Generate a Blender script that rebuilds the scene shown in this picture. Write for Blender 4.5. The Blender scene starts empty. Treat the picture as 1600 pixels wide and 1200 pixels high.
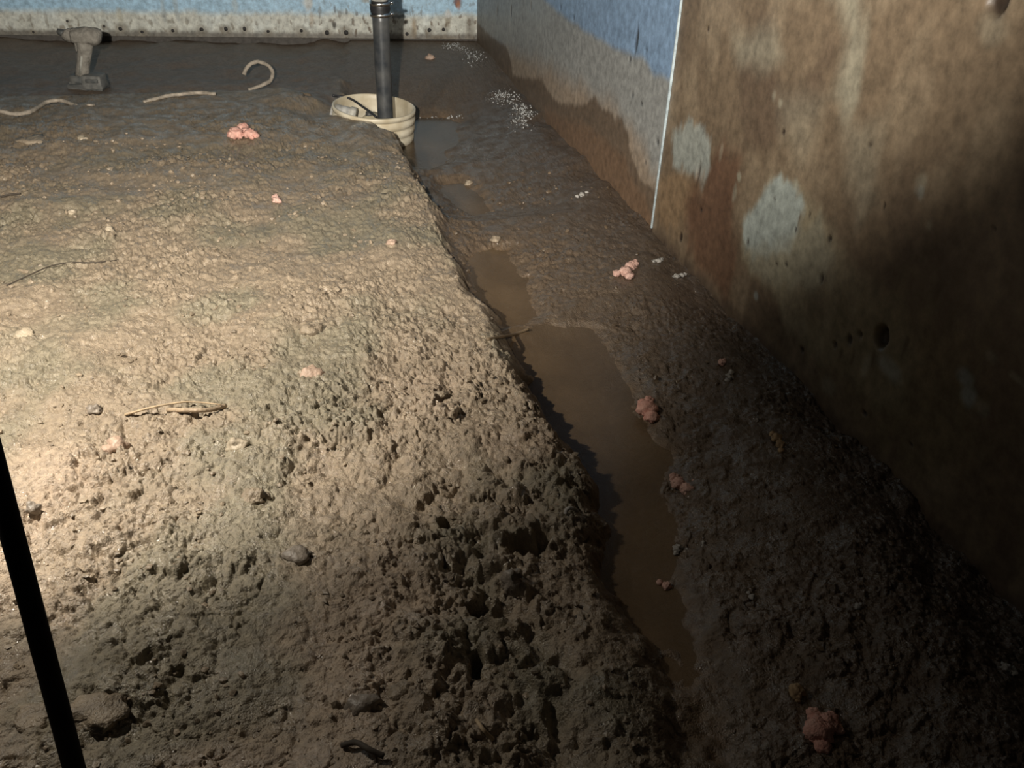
import bpy, bmesh, math, random
import numpy as np
from mathutils import Vector, Matrix
random.seed(7); rng = np.random.default_rng(7)
sc = bpy.context.scene

# ------------------------------------------------------------------ camera
F_PX, PITCH, ROLL, CAM_H = 1300.0, math.radians(33), math.radians(2.2), 0.78
_fw = np.array([0, math.cos(PITCH), -math.sin(PITCH)])
_up0 = np.array([0, math.sin(PITCH), math.cos(PITCH)]); _rt0 = np.array([1.0, 0, 0])
_rt = _rt0*math.cos(ROLL) + _up0*math.sin(ROLL)
_up = _up0*math.cos(ROLL) - _rt0*math.sin(ROLL)
CAM = np.array([0, 0, CAM_H])
cd = bpy.data.cameras.new('camera'); cam = bpy.data.objects.new('camera', cd)
sc.collection.objects.link(cam)
cd.sensor_width = 36; cd.lens = F_PX/1600*36; cd.clip_start = 0.02
cam.matrix_world = Matrix(((_rt[0], _up[0], -_fw[0], 0), (_rt[1], _up[1], -_fw[1], 0),
                           (_rt[2], _up[2], -_fw[2], CAM_H), (0, 0, 0, 1)))
sc.camera = cam

def ray(px, py):
    return _fw + _rt*(px-800)/F_PX - _up*(py-600)/F_PX
def gp(px, py, z=0.0):                       # point at height z under a photo pixel
    d = ray(px, py); return CAM + d*((z-CAM_H)/d[2])
def scale_at(p):                             # metres per photo pixel at a point
    return float((np.asarray(p)-CAM) @ _fw)/F_PX

# ------------------------------------------------------------------ world and lights
w = bpy.data.worlds.new('world'); sc.world = w; w.use_nodes = True
w.node_tree.nodes['Background'].inputs[0].default_value = (1.0, 0.93, 0.86, 1)
w.node_tree.nodes['Background'].inputs[1].default_value = 0.014

def spot(name, loc, target, power, size_deg, blend, col, rad):
    l = bpy.data.lights.new(name, 'SPOT'); l.energy = power; l.spot_size = math.radians(size_deg)
    l.spot_blend = blend; l.color = col; l.shadow_soft_size = rad
    o = bpy.data.objects.new(name, l); sc.collection.objects.link(o)
    o.location = loc
    o.rotation_euler = (Vector(target)-Vector(loc)).to_track_quat('-Z', 'Y').to_euler()
    return o
# a work light hangs just left of the frame and shines towards the back wall; its rim lets a little light spill backwards
LAMP = (-0.86, 0.88, 0.78)
spot('work_light_beam', LAMP, (-0.78, 1.31, 0.0), 58, 102, 0.45, (1.0, 0.92, 0.79), 0.014)
spot('work_light_spill', (LAMP[0], LAMP[1], LAMP[2]+.01), (-0.74, 0.90, 0.0), 19, 124, 0.9, (1.0, 0.92, 0.79), 0.025)
# the photographer's wide head lamp, a hand's breadth left of the lens, lights the far end
hl = spot('head_lamp', (-0.14, -0.04, 0.86), tuple(gp(560, -120, 0.05)), 380, 64, 1.0, (1.0, 0.95, 0.86), 0.012)
hl.scale = (1.95, 1.0, 1.0)

vs = sc.view_settings
vs.view_transform = 'Standard'; vs.look = 'None'; vs.gamma = 1; vs.use_curve_mapping = False
vs.exposure = 0.0

# ------------------------------------------------------------------ noise
def _hash(ix, iy, s):
    h = (ix.astype(np.int64)*374761393 + iy.astype(np.int64)*668265263 + s*1442695041) & 0xFFFFFFFF
    h = ((h ^ (h >> 13))*1274126177) & 0xFFFFFFFF
    h = ((h ^ (h >> 16))*2246822519) & 0xFFFFFFFF
    return ((h ^ (h >> 15)) & 0xFFFFFF).astype(np.float32)/float(0x1000000)
def perlin(x, y, s=0):
    x = np.asarray(x, np.float32); y = np.asarray(y, np.float32)
    ix = np.floor(x); iy = np.floor(y); fx = x-ix; fy = y-iy
    ux = fx*fx*fx*(fx*(fx*6-15)+10); uy = fy*fy*fy*(fy*(fy*6-15)+10)
    def g(dx, dy):
        a = _hash(ix+dx, iy+dy, s)*6.2831853
        return np.cos(a)*(fx-dx) + np.sin(a)*(fy-dy)
    a = g(0, 0); b = g(1, 0); c = g(0, 1); d = g(1, 1)
    return ((a+(b-a)*ux)*(1-uy) + (c+(d-c)*ux)*uy)*1.5
def fbm(x, y, s=0, o=4):
    r = 0; a = 1.0; f = 1.0
    for i in range(o):
        r = r + a*perlin(x*f, y*f, s+i*17); a *= 0.5; f *= 2.03
    return r
def sstep(a, b, x):
    t = np.clip((x-a)/(b-a), 0, 1); return t*t*(3-2*t)
def clods(x, y, cell, s, dens=0.8, rmin=.35, rmax=.85, sharp=.5, edge=1.0):
    """highest of many random tilted lumps; result about 0..1"""
    X = x/cell; Y = y/cell; ix = np.floor(X); iy = np.floor(Y)
    out = np.zeros_like(X)
    for dx in (-1, 0, 1):
        for dy in (-1, 0, 1):
            cx = ix+dx; cy = iy+dy
            h1 = _hash(cx, cy, s); h2 = _hash(cx, cy, s+1); h3 = _hash(cx, cy, s+2); h4 = _hash(cx, cy, s+3)
            ox = X-cx-h1; oy = Y-cy-h2
            r = rmin+(rmax-rmin)*h3
            an = h4*6.2831; e = 0.6+0.4*h1
            u = ox*np.cos(an)+oy*np.sin(an); v = (-ox*np.sin(an)+oy*np.cos(an))/e
            d2 = (u*u+v*v)/(r*r)
            hgt = (0.35+0.65*h2)*np.clip((1-d2)*edge, 0, 1)**sharp*(1+0.9*(h1-.5)*u/r*2)
            hgt = np.where(h3 > 1-dens, hgt, 0)
            out = np.maximum(out, hgt)
    return out
def sdist(x, y, poly):
    """signed distance to a closed outline, positive inside"""
    x = np.asarray(x, np.float32); y = np.asarray(y, np.float32)
    d = np.full(x.shape, 1e9, np.float32); ins = np.zeros(x.shape, bool)
    n = len(poly)
    for i in range(n):
        ax, ay = poly[i][:2]; bx, by = poly[(i+1) % n][:2]
        ex, ey = bx-ax, by-ay
        t = np.clip(((x-ax)*ex+(y-ay)*ey)/(ex*ex+ey*ey+1e-12), 0, 1)
        d = np.minimum(d, (x-ax-t*ex)**2+(y-ay-t*ey)**2)
        c = ((ay > y) != (by > y)) & (x < (bx-ax)*(y-ay)/(by-ay+1e-12)+ax)
        ins ^= c
    d = np.sqrt(d); return np.where(ins, d, -d)

# ------------------------------------------------------------------ materials
def mat(name, col=(.5, .5, .5), rough=.6, spec=.5, metal=0, vary=.25, scale=60, bump=0, bscale=200, col2=None, coat=0):
    m = bpy.data.materials.new(name); m.use_nodes = True; nt = m.node_tree; N = nt.nodes; L = nt.links
    b = N['Principled BSDF']; b.inputs['Roughness'].default_value = rough
    b.inputs['Specular IOR Level'].default_value = spec; b.inputs['Metallic'].default_value = metal
    b.inputs['Coat Weight'].default_value = coat
    tc = N.new('ShaderNodeTexCoord')
    nz = N.new('ShaderNodeTexNoise'); nz.inputs['Scale'].default_value = scale; nz.inputs['Detail'].default_value = 6
    L.new(tc.outputs['Object'], nz.inputs['Vector'])
    rp = N.new('ShaderNodeValToRGB')
    c2 = col2 or tuple(c*(1-vary) for c in col)
    c1 = col if col2 else tuple(min(1, c*(1+vary)) for c in col)
    rp.color_ramp.elements[0].position = .35; rp.color_ramp.elements[1].position = .65
    rp.color_ramp.elements[0].color = (*c2, 1); rp.color_ramp.elements[1].color = (*c1, 1)
    L.new(nz.outputs['Fac'], rp.inputs['Fac']); L.new(rp.outputs['Color'], b.inputs['Base Color'])
    if bump:
        n2 = N.new('ShaderNodeTexNoise'); n2.inputs['Scale'].default_value = bscale; n2.inputs['Detail'].default_value = 4
        L.new(tc.outputs['Object'], n2.inputs['Vector'])
        bp = N.new('ShaderNodeBump'); bp.inputs['Strength'].default_value = bump; bp.inputs['Distance'].default_value = .004
        L.new(n2.outputs['Fac'], bp.inputs['Height']); L.new(bp.outputs['Normal'], b.inputs['Normal'])
    return m

def attr_mat(name, grain, rough=(.4, .6), spec=.5, bump=.3, bscale=300, coat=0):
    """colour comes from the 'tint' attribute of the mesh, broken up by noise; 'gloss' steers roughness"""
    m = bpy.data.materials.new(name); m.use_nodes = True; nt = m.node_tree; N = nt.nodes; L = nt.links
    b = N['Principled BSDF']; b.inputs['Specular IOR Level'].default_value = spec
    at = N.new('ShaderNodeAttribute'); at.attribute_name = 'tint'
    ag = N.new('ShaderNodeAttribute'); ag.attribute_name = 'gloss'
    tc = N.new('ShaderNodeTexCoord')
    nz = N.new('ShaderNodeTexNoise'); nz.inputs['Scale'].default_value = grain; nz.inputs['Detail'].default_value = 8
    nz.inputs['Roughness'].default_value = .65
    L.new(tc.outputs['Object'], nz.inputs['Vector'])
    mr = N.new('ShaderNodeMapRange'); mr.inputs['From Min'].default_value = .3; mr.inputs['From Max'].default_value = .7
    mr.inputs['To Min'].default_value = .66; mr.inputs['To Max'].default_value = 1.34
    L.new(nz.outputs['Fac'], mr.inputs['Value'])
    mx = N.new('ShaderNodeVectorMath'); mx.operation = 'SCALE'
    L.new(at.outputs['Color'], mx.inputs[0]); L.new(mr.outputs['Result'], mx.inputs['Scale'])
    L.new(mx.outputs['Vector'], b.inputs['Base Color'])
    if coat:
        cm = N.new('ShaderNodeMapRange'); cm.inputs['From Min'].default_value = .35; cm.inputs['From Max'].default_value = .8; cm.inputs['To Max'].default_value = coat
        L.new(ag.outputs['Fac'], cm.inputs['Value']); L.new(cm.outputs['Result'], b.inputs['Coat Weight']); b.inputs['Coat Roughness'].default_value = .12
    r = N.new('ShaderNodeMapRange'); r.inputs['To Min'].default_value = rough[1]; r.inputs['To Max'].default_value = rough[0]
    L.new(ag.outputs['Fac'], r.inputs['Value']); L.new(r.outputs['Result'], b.inputs['Roughness'])
    n2 = N.new('ShaderNodeTexNoise'); n2.inputs['Scale'].default_value = bscale; n2.inputs['Detail'].default_value = 5
    L.new(tc.outputs['Object'], n2.inputs['Vector'])
    bp = N.new('ShaderNodeBump'); bp.inputs['Strength'].default_value = bump; bp.inputs['Distance'].default_value = .003
    L.new(n2.outputs['Fac'], bp.inputs['Height']); L.new(bp.outputs['Normal'], b.inputs['Normal'])
    if coat: L.new(bp.outputs['Normal'], b.inputs['Coat Normal'])
    return m

# ------------------------------------------------------------------ object helpers
def link(o, parent=None):
    sc.collection.objects.link(o)
    if parent is not None: o.parent = parent
    return o
def tag(o, label=None, cat=None, group=None, kind=None):
    if label: o['label'] = label
    if cat: o['category'] = cat
    if group: o['group'] = group
    if kind: o['kind'] = kind
    return o
def empty(name, loc, rz=0.0):
    o = bpy.data.objects.new(name, None); o.location = Vector([float(v) for v in loc]); o.rotation_euler = (0, 0, rz)
    o.empty_display_size = .05
    return link(o)
def from_bm(name, bm, m, parent=None, smooth=True):
    me = bpy.data.meshes.new(name); bm.to_mesh(me); bm.free()
    if smooth:
        me.polygons.foreach_set('use_smooth', [True]*len(me.polygons))
    me.materials.append(m)
    return link(bpy.data.objects.new(name, me), parent)
def grid_mesh(name, P, m, tint=None, gloss=None, parent=None, smooth=True):
    """P: rows x cols x 3 vertex array"""
    R, C = P.shape[:2]
    me = bpy.data.meshes.new(name)
    me.vertices.add(R*C); me.vertices.foreach_set('co', P.reshape(-1).astype(np.float32))
    i = (np.arange(R-1)[:, None]*C+np.arange(C-1)[None, :]).reshape(-1)
    q = np.stack([i, i+1, i+1+C, i+C], 1).astype(np.int32)
    me.loops.add(q.size); me.loops.foreach_set('vertex_index', q.reshape(-1))
    me.polygons.add(len(q)); me.polygons.foreach_set('loop_start', np.arange(len(q), dtype=np.int32)*4)
    me.polygons.foreach_set('use_smooth', np.full(len(q), smooth))
    me.update(calc_edges=True)
    if tint is not None:
        a = me.attributes.new('tint', 'FLOAT_COLOR', 'POINT')
        t4 = np.ones((R*C, 4), np.float32); t4[:, :3] = tint.reshape(-1, 3); a.data.foreach_set('color', t4.reshape(-1))
    if gloss is not None:
        a = me.attributes.new('gloss', 'FLOAT', 'POINT'); a.data.foreach_set('value', gloss.reshape(-1).astype(np.float32))
    me.materials.append(m)
    return link(bpy.data.objects.new(name, me), parent)
def tube_bm(bm, pts, radii, seg=10, cap=True):
    pts = [Vector([float(c) for c in p]) for p in pts]
    if not hasattr(radii, '__len__'): radii = [radii]*len(pts)
    rings = []; prev = None
    for k, p in enumerate(pts):
        t = (pts[min(k+1, len(pts)-1)]-pts[max(k-1, 0)]).normalized()
        if prev is None:
            a = Vector((0, 0, 1)) if abs(t.z) < .9 else Vector((1, 0, 0))
            n = t.cross(a).normalized()
        else:
            n = (prev-t*prev.dot(t)).normalized()
        prev = n; b = t.cross(n)
        rings.append([bm.verts.new(p+(n*math.cos(2*math.pi*j/seg)+b*math.sin(2*math.pi*j/seg))*radii[k]) for j in range(seg)])
    for a, b in zip(rings, rings[1:]):
        for j in range(seg):
            bm.faces.new((a[j], a[(j+1) % seg], b[(j+1) % seg], b[j]))
    if cap:
        bm.faces.new(rings[0][::-1]); bm.faces.new(rings[-1])
    return bm
def smooth_path(pts, n=6):
    pts = [np.asarray(p, float) for p in pts]; out = []
    q = [2*pts[0]-pts[1]]+pts+[2*pts[-1]-pts[-2]]
    for i in range(1, len(q)-2):
        for k in range(n):
            t = k/n
            out.append(.5*((2*q[i])+(-q[i-1]+q[i+1])*t+(2*q[i-1]-5*q[i]+4*q[i+1]-q[i+2])*t*t+(-q[i-1]+3*q[i]-3*q[i+1]+q[i+2])*t**3))
    out.append(pts[-1]); return out
def lathe_bm(bm, prof, seg=48, closed=False):
    rings = [[bm.verts.new((r*math.cos(2*math.pi*j/seg), r*math.sin(2*math.pi*j/seg), z)) for j in range(seg)] for r, z in prof]
    pairs = list(zip(rings, rings[1:]))
    if closed: pairs.append((rings[-1], rings[0]))
    for a, b in pairs:
        for j in range(seg):
            bm.faces.new((a[j], a[(j+1) % seg], b[(j+1) % seg], b[j]))
    return bm
def box_bm(bm, c, s, bevel=0.0, taper=1.0):
    r = bmesh.ops.create_cube(bm, size=1.0)
    vs_ = r['verts']
    for v in vs_:
        k = taper if v.co.z > 0 else 1
        v.co = Vector((c[0]+v.co.x*s[0]*k, c[1]+v.co.y*s[1]*k, c[2]+v.co.z*s[2]))
    if bevel:
        es = list({e for v in vs_ for e in v.link_edges})
        bmesh.ops.bevel(bm, geom=es, offset=bevel, segments=2, affect='EDGES', profile=.6)
    return bm
def noise_push(bm, amp, freq, seed=0):
    from mathutils import noise
    bm.normal_update()
    for v in bm.verts:
        p = v.co*freq+Vector((seed*3.1, seed*1.7, seed*.9))
        v.co += v.normal*amp*(noise.noise(p)+.5*noise.noise(p*2.3)+.25*noise.noise(p*4.9))
    bm.normal_update()

# ------------------------------------------------------------------ ground heights
def Wy(y): return -.048-.067*sstep(1.45, 2.7, y)   # water stands lower towards the sump
W_A, W_B, W_C, W_D = -.048, -.058, -.115, -.098
WALL_K, WALL_C = -0.2616, 0.8733                 # right wall on the ground: x = K*y + C
B0 = gp(0, 54, -0.01); B1 = gp(745, 61, -0.01)   # back wall runs through these
BDIR = (B1-B0)[:2]/np.linalg.norm((B1-B0)[:2]); BK = BDIR[1]/BDIR[0]
def wall_y(x): return B0[1]+(x-B0[0])*BK
def P2(lst, z): return [tuple(gp(a, b, z)[:2]) for a, b in lst]

crest = P2([(585, 186), (606, 205), (636, 258), (660, 300), (676, 368), (728, 450), (758, 492), (778, 550), (808, 630), (845, 705),
            (868, 780), (850, 850), (862, 920), (900, 1010), (925, 1100), (940, 1200), (945, 1400)], 0.0)
trench = crest + [(0.0, -1.0), (1.6, -1.0), (1.6, 5.2), (-1.0, 5.2), tuple(gp(520, 105, 0)[:2]), tuple(gp(535, 150, 0)[:2])]
backtr = P2([(-900, 150), (-400, 150), (0, 150), (180, 143), (330, 140), (440, 138), (470, 152), (520, 160), (560, 150), (560, 105)], 0.0) + \
         [(-.4, 5.5), (-6, 5.5)]
pud_a = P2([(776, 535), (812, 521), (850, 516), (905, 518), (938, 534), (958, 575), (985, 615), (1010, 668), (1045, 705), (1035, 770), (1055, 830),
            (1045, 900), (1075, 980), (1110, 1080), (1120, 1200), (1120, 1500), (1010, 1500), (1010, 1200), (985, 1120), (955, 1030), (925, 950),
            (900, 880), (905, 810), (880, 740), (850, 690), (825, 640), (798, 580)], W_A)
pud_b = P2([(738, 402), (762, 388), (795, 392), (803, 420), (822, 455), (838, 492), (822, 508), (780, 512), (757, 480), (744, 440)], W_B)
pud_c = P2([(632, 190), (660, 184), (700, 184), (720, 192), (716, 216), (700, 235), (692, 258), (668, 270), (640, 262), (628, 235)], W_C)
pud_d = P2([(690, 290), (720, 286), (750, 308), (768, 330), (742, 338), (708, 322)], W_D)
PUDS = [pud_a, pud_b, pud_c, pud_d]; PLEV = [W_A, W_B, W_C, W_D]
BUCKET = gp(580, 164, 0.004); BUCKET_R = 0.142

holes = [(838, 852, 20, .03), (765, 962, 20, .03), (745, 1040, 16, .03), (694, 822, 9, .02), (240, 1045, 12, .018), (525, 662, 7, .015), (480, 152, 10, .03)]
broken = P2([(640, 745), (700, 735), (800, 740), (855, 790), (862, 900), (900, 1010), (930, 1110), (950, 1230), (690, 1230), (660, 1100), (700, 980), (670, 860)], -.01)
holes = [(gp(a, b, -.01), r) + (d,) for a, b, r, d in holes]

def height(x, y, detail=True, want=False):
    x = np.asarray(x, np.float32); y = np.asarray(y, np.float32)
    n1 = fbm(x*6, y*6, 3, 3); n2 = fbm(x*22, y*22, 11, 3); n3 = perlin(x*40, y*40, 13)
    sdT = sdist(x, y, trench)+.018*n1+.010*n2
    wid = .05+.05*sstep(1.6, 1.0, y)+.10*sstep(.85, .6, y)
    inT = sstep(0, 1, sdT/wid)
    sdB = sdist(x, y, backtr)+.03*n1
    inB = sstep(0, .12, sdB)
    pd = np.full(x.shape, -9, np.float32)
    Wl = Wy(y)
    for p, lv in zip(PUDS, PLEV):
        sp = sdist(x, y, p); Wl = Wl+(lv-Wl)*sstep(-.30, .0, sp+.03*n1); pd = np.maximum(pd, sp)
    pd = pd+.012*n1+.008*n2
    zt = Wl+np.clip(-pd*.45, -.022, .016)+np.clip((-pd-.03)*.16, 0, .05)
    # soil climbs a little towards the right wall
    dw = (WALL_K*y+WALL_C-x)/math.hypot(1, WALL_K)
    zw = -.04+.015*n1
    zt = zt+(zw-zt)*sstep(.22, .0, dw)*.9
    dback = (wall_y(x)-y)
    zt = zt+(-.02-zt)*sstep(1.1, .25, dback)
    mound = .012*fbm(x*2.2, y*2.2, 29, 2)+.010*n1+.012*sstep(.10, .0, np.abs(sdT+.07))*sstep(1.2, 2.2, y)
    zm = mound-.035*inB
    z = zm+(zt-zm)*inT
    # pit dug for the liner
    db = np.hypot(x-BUCKET[0], y-BUCKET[1])
    z = z-.022*sstep(.16, .02, db-BUCKET_R)*(1-inT)
    z = np.where(db < BUCKET_R*.97, np.minimum(z, -.16), z)
    near_b = sstep(.09, .015, db-BUCKET_R)
    right = sstep(-.06, .02, (x-BUCKET[0])*.9-(y-BUCKET[1])*.44+.02)
    zbk = np.where(y > BUCKET[1]-.02, -.035, z)
    z = np.where(db >= BUCKET_R*.97, z+(zbk-z)*near_b*(1-right), z)
    for c, r, d in holes:
        rr = r*scale_at(c)
        hx = x-c[0]+1.1*rr*n2; hy = y-c[1]+1.1*rr*n3
        z = z-d*sstep(1.15, .45, np.hypot(hx, hy/1.4)/rr)
    if not detail: return z
    wet = sstep(-.02, .012, pd)*inT
    smoothmask = sstep(-.25, .35, fbm(x*3.1+9, y*3.1, 41, 3))
    far = sstep(2.0, 3.2, y)
    amp = (1-.55*far)*(.45+.55*smoothmask)*(1-.8*wet)*(1-.40*inT)*(1-.12*sstep(.9, .6, y)*(1-inT))
    amp = amp*(1-.6*inB)*(1-.8*near_b)
    wx = x+.005*perlin(x*60, y*60, 51)+.007*perlin(x*18, y*18, 53)
    wy = y+.005*perlin(x*60, y*60, 52)+.007*perlin(x*18, y*18, 54)
    wx2 = wx+.0022*perlin(x*230, y*230, 57); wy2 = wy+.0022*perlin(x*230, y*230, 58)
    big = clods(wx, wy, .085, 100, .5, .3, .8, .6, 1.6)
    mid = clods(wx2, wy2, .036, 200, .75, .35, .85, .6, 2.2)
    sml = np.maximum(clods(wx2, wy2, .0165, 300, .5, .28, .85, .55, 2.0), .8*clods(wx2+.3, wy2, .012, 350, .45, .28, .9, .55, 1.6))*(.55+.9*sstep(-.4, .5, perlin(x*9, y*9, 360)))
    fine = clods(x+.002*perlin(x*150, y*150, 61), y+.002*perlin(x*150, y*150, 62), .0078, 400, .7, .3, .85, .5, 1.5)
    close = sstep(1.6, .85, y)
    brk = sstep(-.05, .06, sdist(x, y, broken))
    pits = np.clip(fbm(x*55, y*55, 65, 2)-.25, 0, 1)+1.3*np.clip(fbm(x*24+5, y*24, 67, 2)-.42, 0, 1)
    plate = clods(wx2+.7, wy2*1.25, .058, 600, .7, .4, .95, .5, 3.2)
    crk = sstep(.05, .0, np.abs(fbm(x*13, y*19, 75, 2)+.12*perlin(x*80, y*80, 77)))*sstep(.05, .25, perlin(x*11+3, y*11, 79))
    crk = np.maximum(crk, sstep(.06, .0, np.abs(fbm(x*27, y*38, 85, 2)))*sstep(.1, .3, perlin(x*15, y*15+5, 89))*.7)
    amp = amp*.86
    d = amp*(-.011*crk*(.4+.6*close)+.012*big*close+(.0075*close+.003)*mid+.0062*(1-.3*close)*sml+.007*close*plate+.0044*fine+.0014*perlin(x*190, y*190, 71)-.012*pits)
    d = d+brk*(1-.7*inT)*(.019*clods(wx2, wy2, .055, 500, .8, .35, .85, .6, 2.0)+.007*(mid-.4)-.014-.03*np.clip(fbm(x*22, y*22, 69, 2)-.22, 0, 1))
    z = z+d-.008*amp
    if want: return z, dict(inT=inT, wet=wet, pd=pd, far=far, n1=n1, n2=n2, mid=mid, sml=sml, fine=fine, inB=inB, dw=dw, dback=dback, big=big)
    return z
def ground(px, py, z0=0.0):
    """where a photo pixel meets the ground"""
    return ground_many(np.array([px]), np.array([py]), z0)[0]
def ground_many(px, py, z0=0.0):
    px = np.asarray(px, float); py = np.asarray(py, float); z = np.full(px.shape, float(z0))
    d = _fw[None]+_rt[None]*((px-800)/F_PX)[:, None]-_up[None]*((py-600)/F_PX)[:, None]
    for k_ in range(5):
        p = CAM[None]+d*((z-CAM_H)/d[:, 2])[:, None]
        z = .4*z+.6*height(p[:, 0], p[:, 1], k_ > 2)
    p = CAM[None]+d*((z-CAM_H)/d[:, 2])[:, None]
    return np.stack([p[:, 0], p[:, 1], height(p[:, 0], p[:, 1])], -1)

# ------------------------------------------------------------------ floor
mud = attr_mat('wet_mud', 90, rough=(.17, .62), spec=.55, bump=.85, bscale=420, coat=.8)
NR, NC = 1010, 1060
ang = np.concatenate([np.linspace(math.radians(100), math.radians(63), 40, endpoint=False), np.linspace(math.radians(63), math.radians(10.2), NR-40)])
yr = CAM_H/np.tan(ang)
yr = yr*1.0
tcol = np.concatenate([-np.geomspace(3.2, .62, 70, endpoint=False), np.linspace(-.62, .0, NC-70)])
# in each row the columns run from far left of the frame to the right wall
Y = np.repeat(yr[:, None], NC, 1)
xR = WALL_K*Y+WALL_C+.02
span = 1.2+.34*np.maximum(Y, 0)
u = tcol[None, :]/.62
X = np.where(u >= -1, xR+u*(span+0*Y), xR-span+(u+1)*1.1)
yend = wall_y(X)+.02
Y = np.minimum(Y, yend)
last = NR-1
Y[last] = yend[last]
Z, fld = height(X, Y, True, True)
c_dry = np.array([.270, .212, .150]); c_dry2 = np.array([.215, .185, .130]); c_pale = np.array([.34, .262, .190])
c_wet = np.array([.118, .083, .053]); c_bed = np.array([.150, .100, .058]); c_back = np.array([.150, .108, .074])
def mixc(a, b, t): return a*(1-t[..., None])+b*t[..., None]
T = np.broadcast_to(c_dry, X.shape+(3,)).copy()
T = mixc(T, c_dry2, sstep(-.2, .5, fbm(X*4, Y*4, 81, 3)))
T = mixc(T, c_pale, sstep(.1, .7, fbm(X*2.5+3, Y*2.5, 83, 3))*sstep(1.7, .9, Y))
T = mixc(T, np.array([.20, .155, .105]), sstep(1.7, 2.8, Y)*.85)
T = mixc(T, c_back, fld['inB'])
T = mixc(T, c_wet, fld['inT'])
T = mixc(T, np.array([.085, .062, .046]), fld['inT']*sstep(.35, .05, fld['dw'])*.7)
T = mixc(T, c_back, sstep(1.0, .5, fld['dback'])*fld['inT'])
T = mixc(T, c_bed, fld['wet'])
G = np.clip(.5+.7*fbm(X*24, Y*24, 91, 3)+.15*fld['inT'], 0, 1)*(1-.75*sstep(1.6, .6, fld['dback']))
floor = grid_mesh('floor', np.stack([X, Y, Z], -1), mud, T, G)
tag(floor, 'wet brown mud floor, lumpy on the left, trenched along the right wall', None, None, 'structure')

# ------------------------------------------------------------------ walls
WALL_TOP = 1.25
def wall_pt_right(px, py, off=0.0):
    d = ray(px, py); t = (WALL_C-off-0)/(d[0]-WALL_K*d[1]); return CAM+d*t
RDIR = np.array([WALL_K, 1.0]); RDIR /= np.linalg.norm(RDIR)      # along the right wall, away from the camera
R0 = np.array([WALL_C, 0.0])
def rs(px, py):                               # photo pixel -> (distance along the right wall, height)
    p = wall_pt_right(px, py); return (float((p[:2]-R0) @ RDIR), float(p[2]))
def bs(px, py):                               # the same for the back wall
    d = ray(px, py); n = np.array([-BDIR[1], BDIR[0]])
    t = ((B0[:2]-CAM[:2]) @ n)/(d[:2] @ n); p = CAM+d*t
    return (float((p[:2]-B0[:2]) @ BDIR), float(p[2]))
corner_s = rs(747, 62)[0]
seam_top = rs(1071, 0); seam_bot = rs(1033, 285); seam_s = .5*(seam_top[0]+seam_bot[0])

def blob(s, z, poly, soft, nz, namp):
    return sstep(-soft, soft, sdist(s, z, poly)+namp*nz)
def ell(s, z, c, rx, rz_, soft=.4):
    return sstep(1+soft, 1-soft, np.hypot((s-c[0])/rx, (z-c[1])/rz_))

sheet = attr_mat('dirty_wall_sheet', 45, rough=(.32, .62), spec=.4, bump=.10, bscale=160)
edge_m = mat('sheet_edge_white', (.36, .42, .44), .6)

def right_panel(s0, s1, off, n, paint, parent, bottom=-.14):
    s = np.linspace(s0, s1, n); zz = np.linspace(bottom, WALL_TOP, 300)
    zz = bottom+(WALL_TOP-bottom)*np.linspace(0, 1, 300)**1.35
    S, ZZ = np.meshgrid(s, zz)
    tint, gl, push = paint(S, ZZ)
    nrm = np.array([-RDIR[1], RDIR[0]])        # into the room
    bow = .004*fbm(S*1.5, ZZ*1.5, 7, 2)
    D = off+bow-push
    P = np.stack([R0[0]+S*RDIR[0]+nrm[0]*D, R0[1]+S*RDIR[1]+nrm[1]*D, ZZ], -1)
    o = grid_mesh('panel', P, sheet, tint, gl, parent)
    md = o.modifiers.new('thickness', 'SOLIDIFY'); md.thickness = .005; md.offset = 1 if s1 > s0 else -1
    return o

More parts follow.
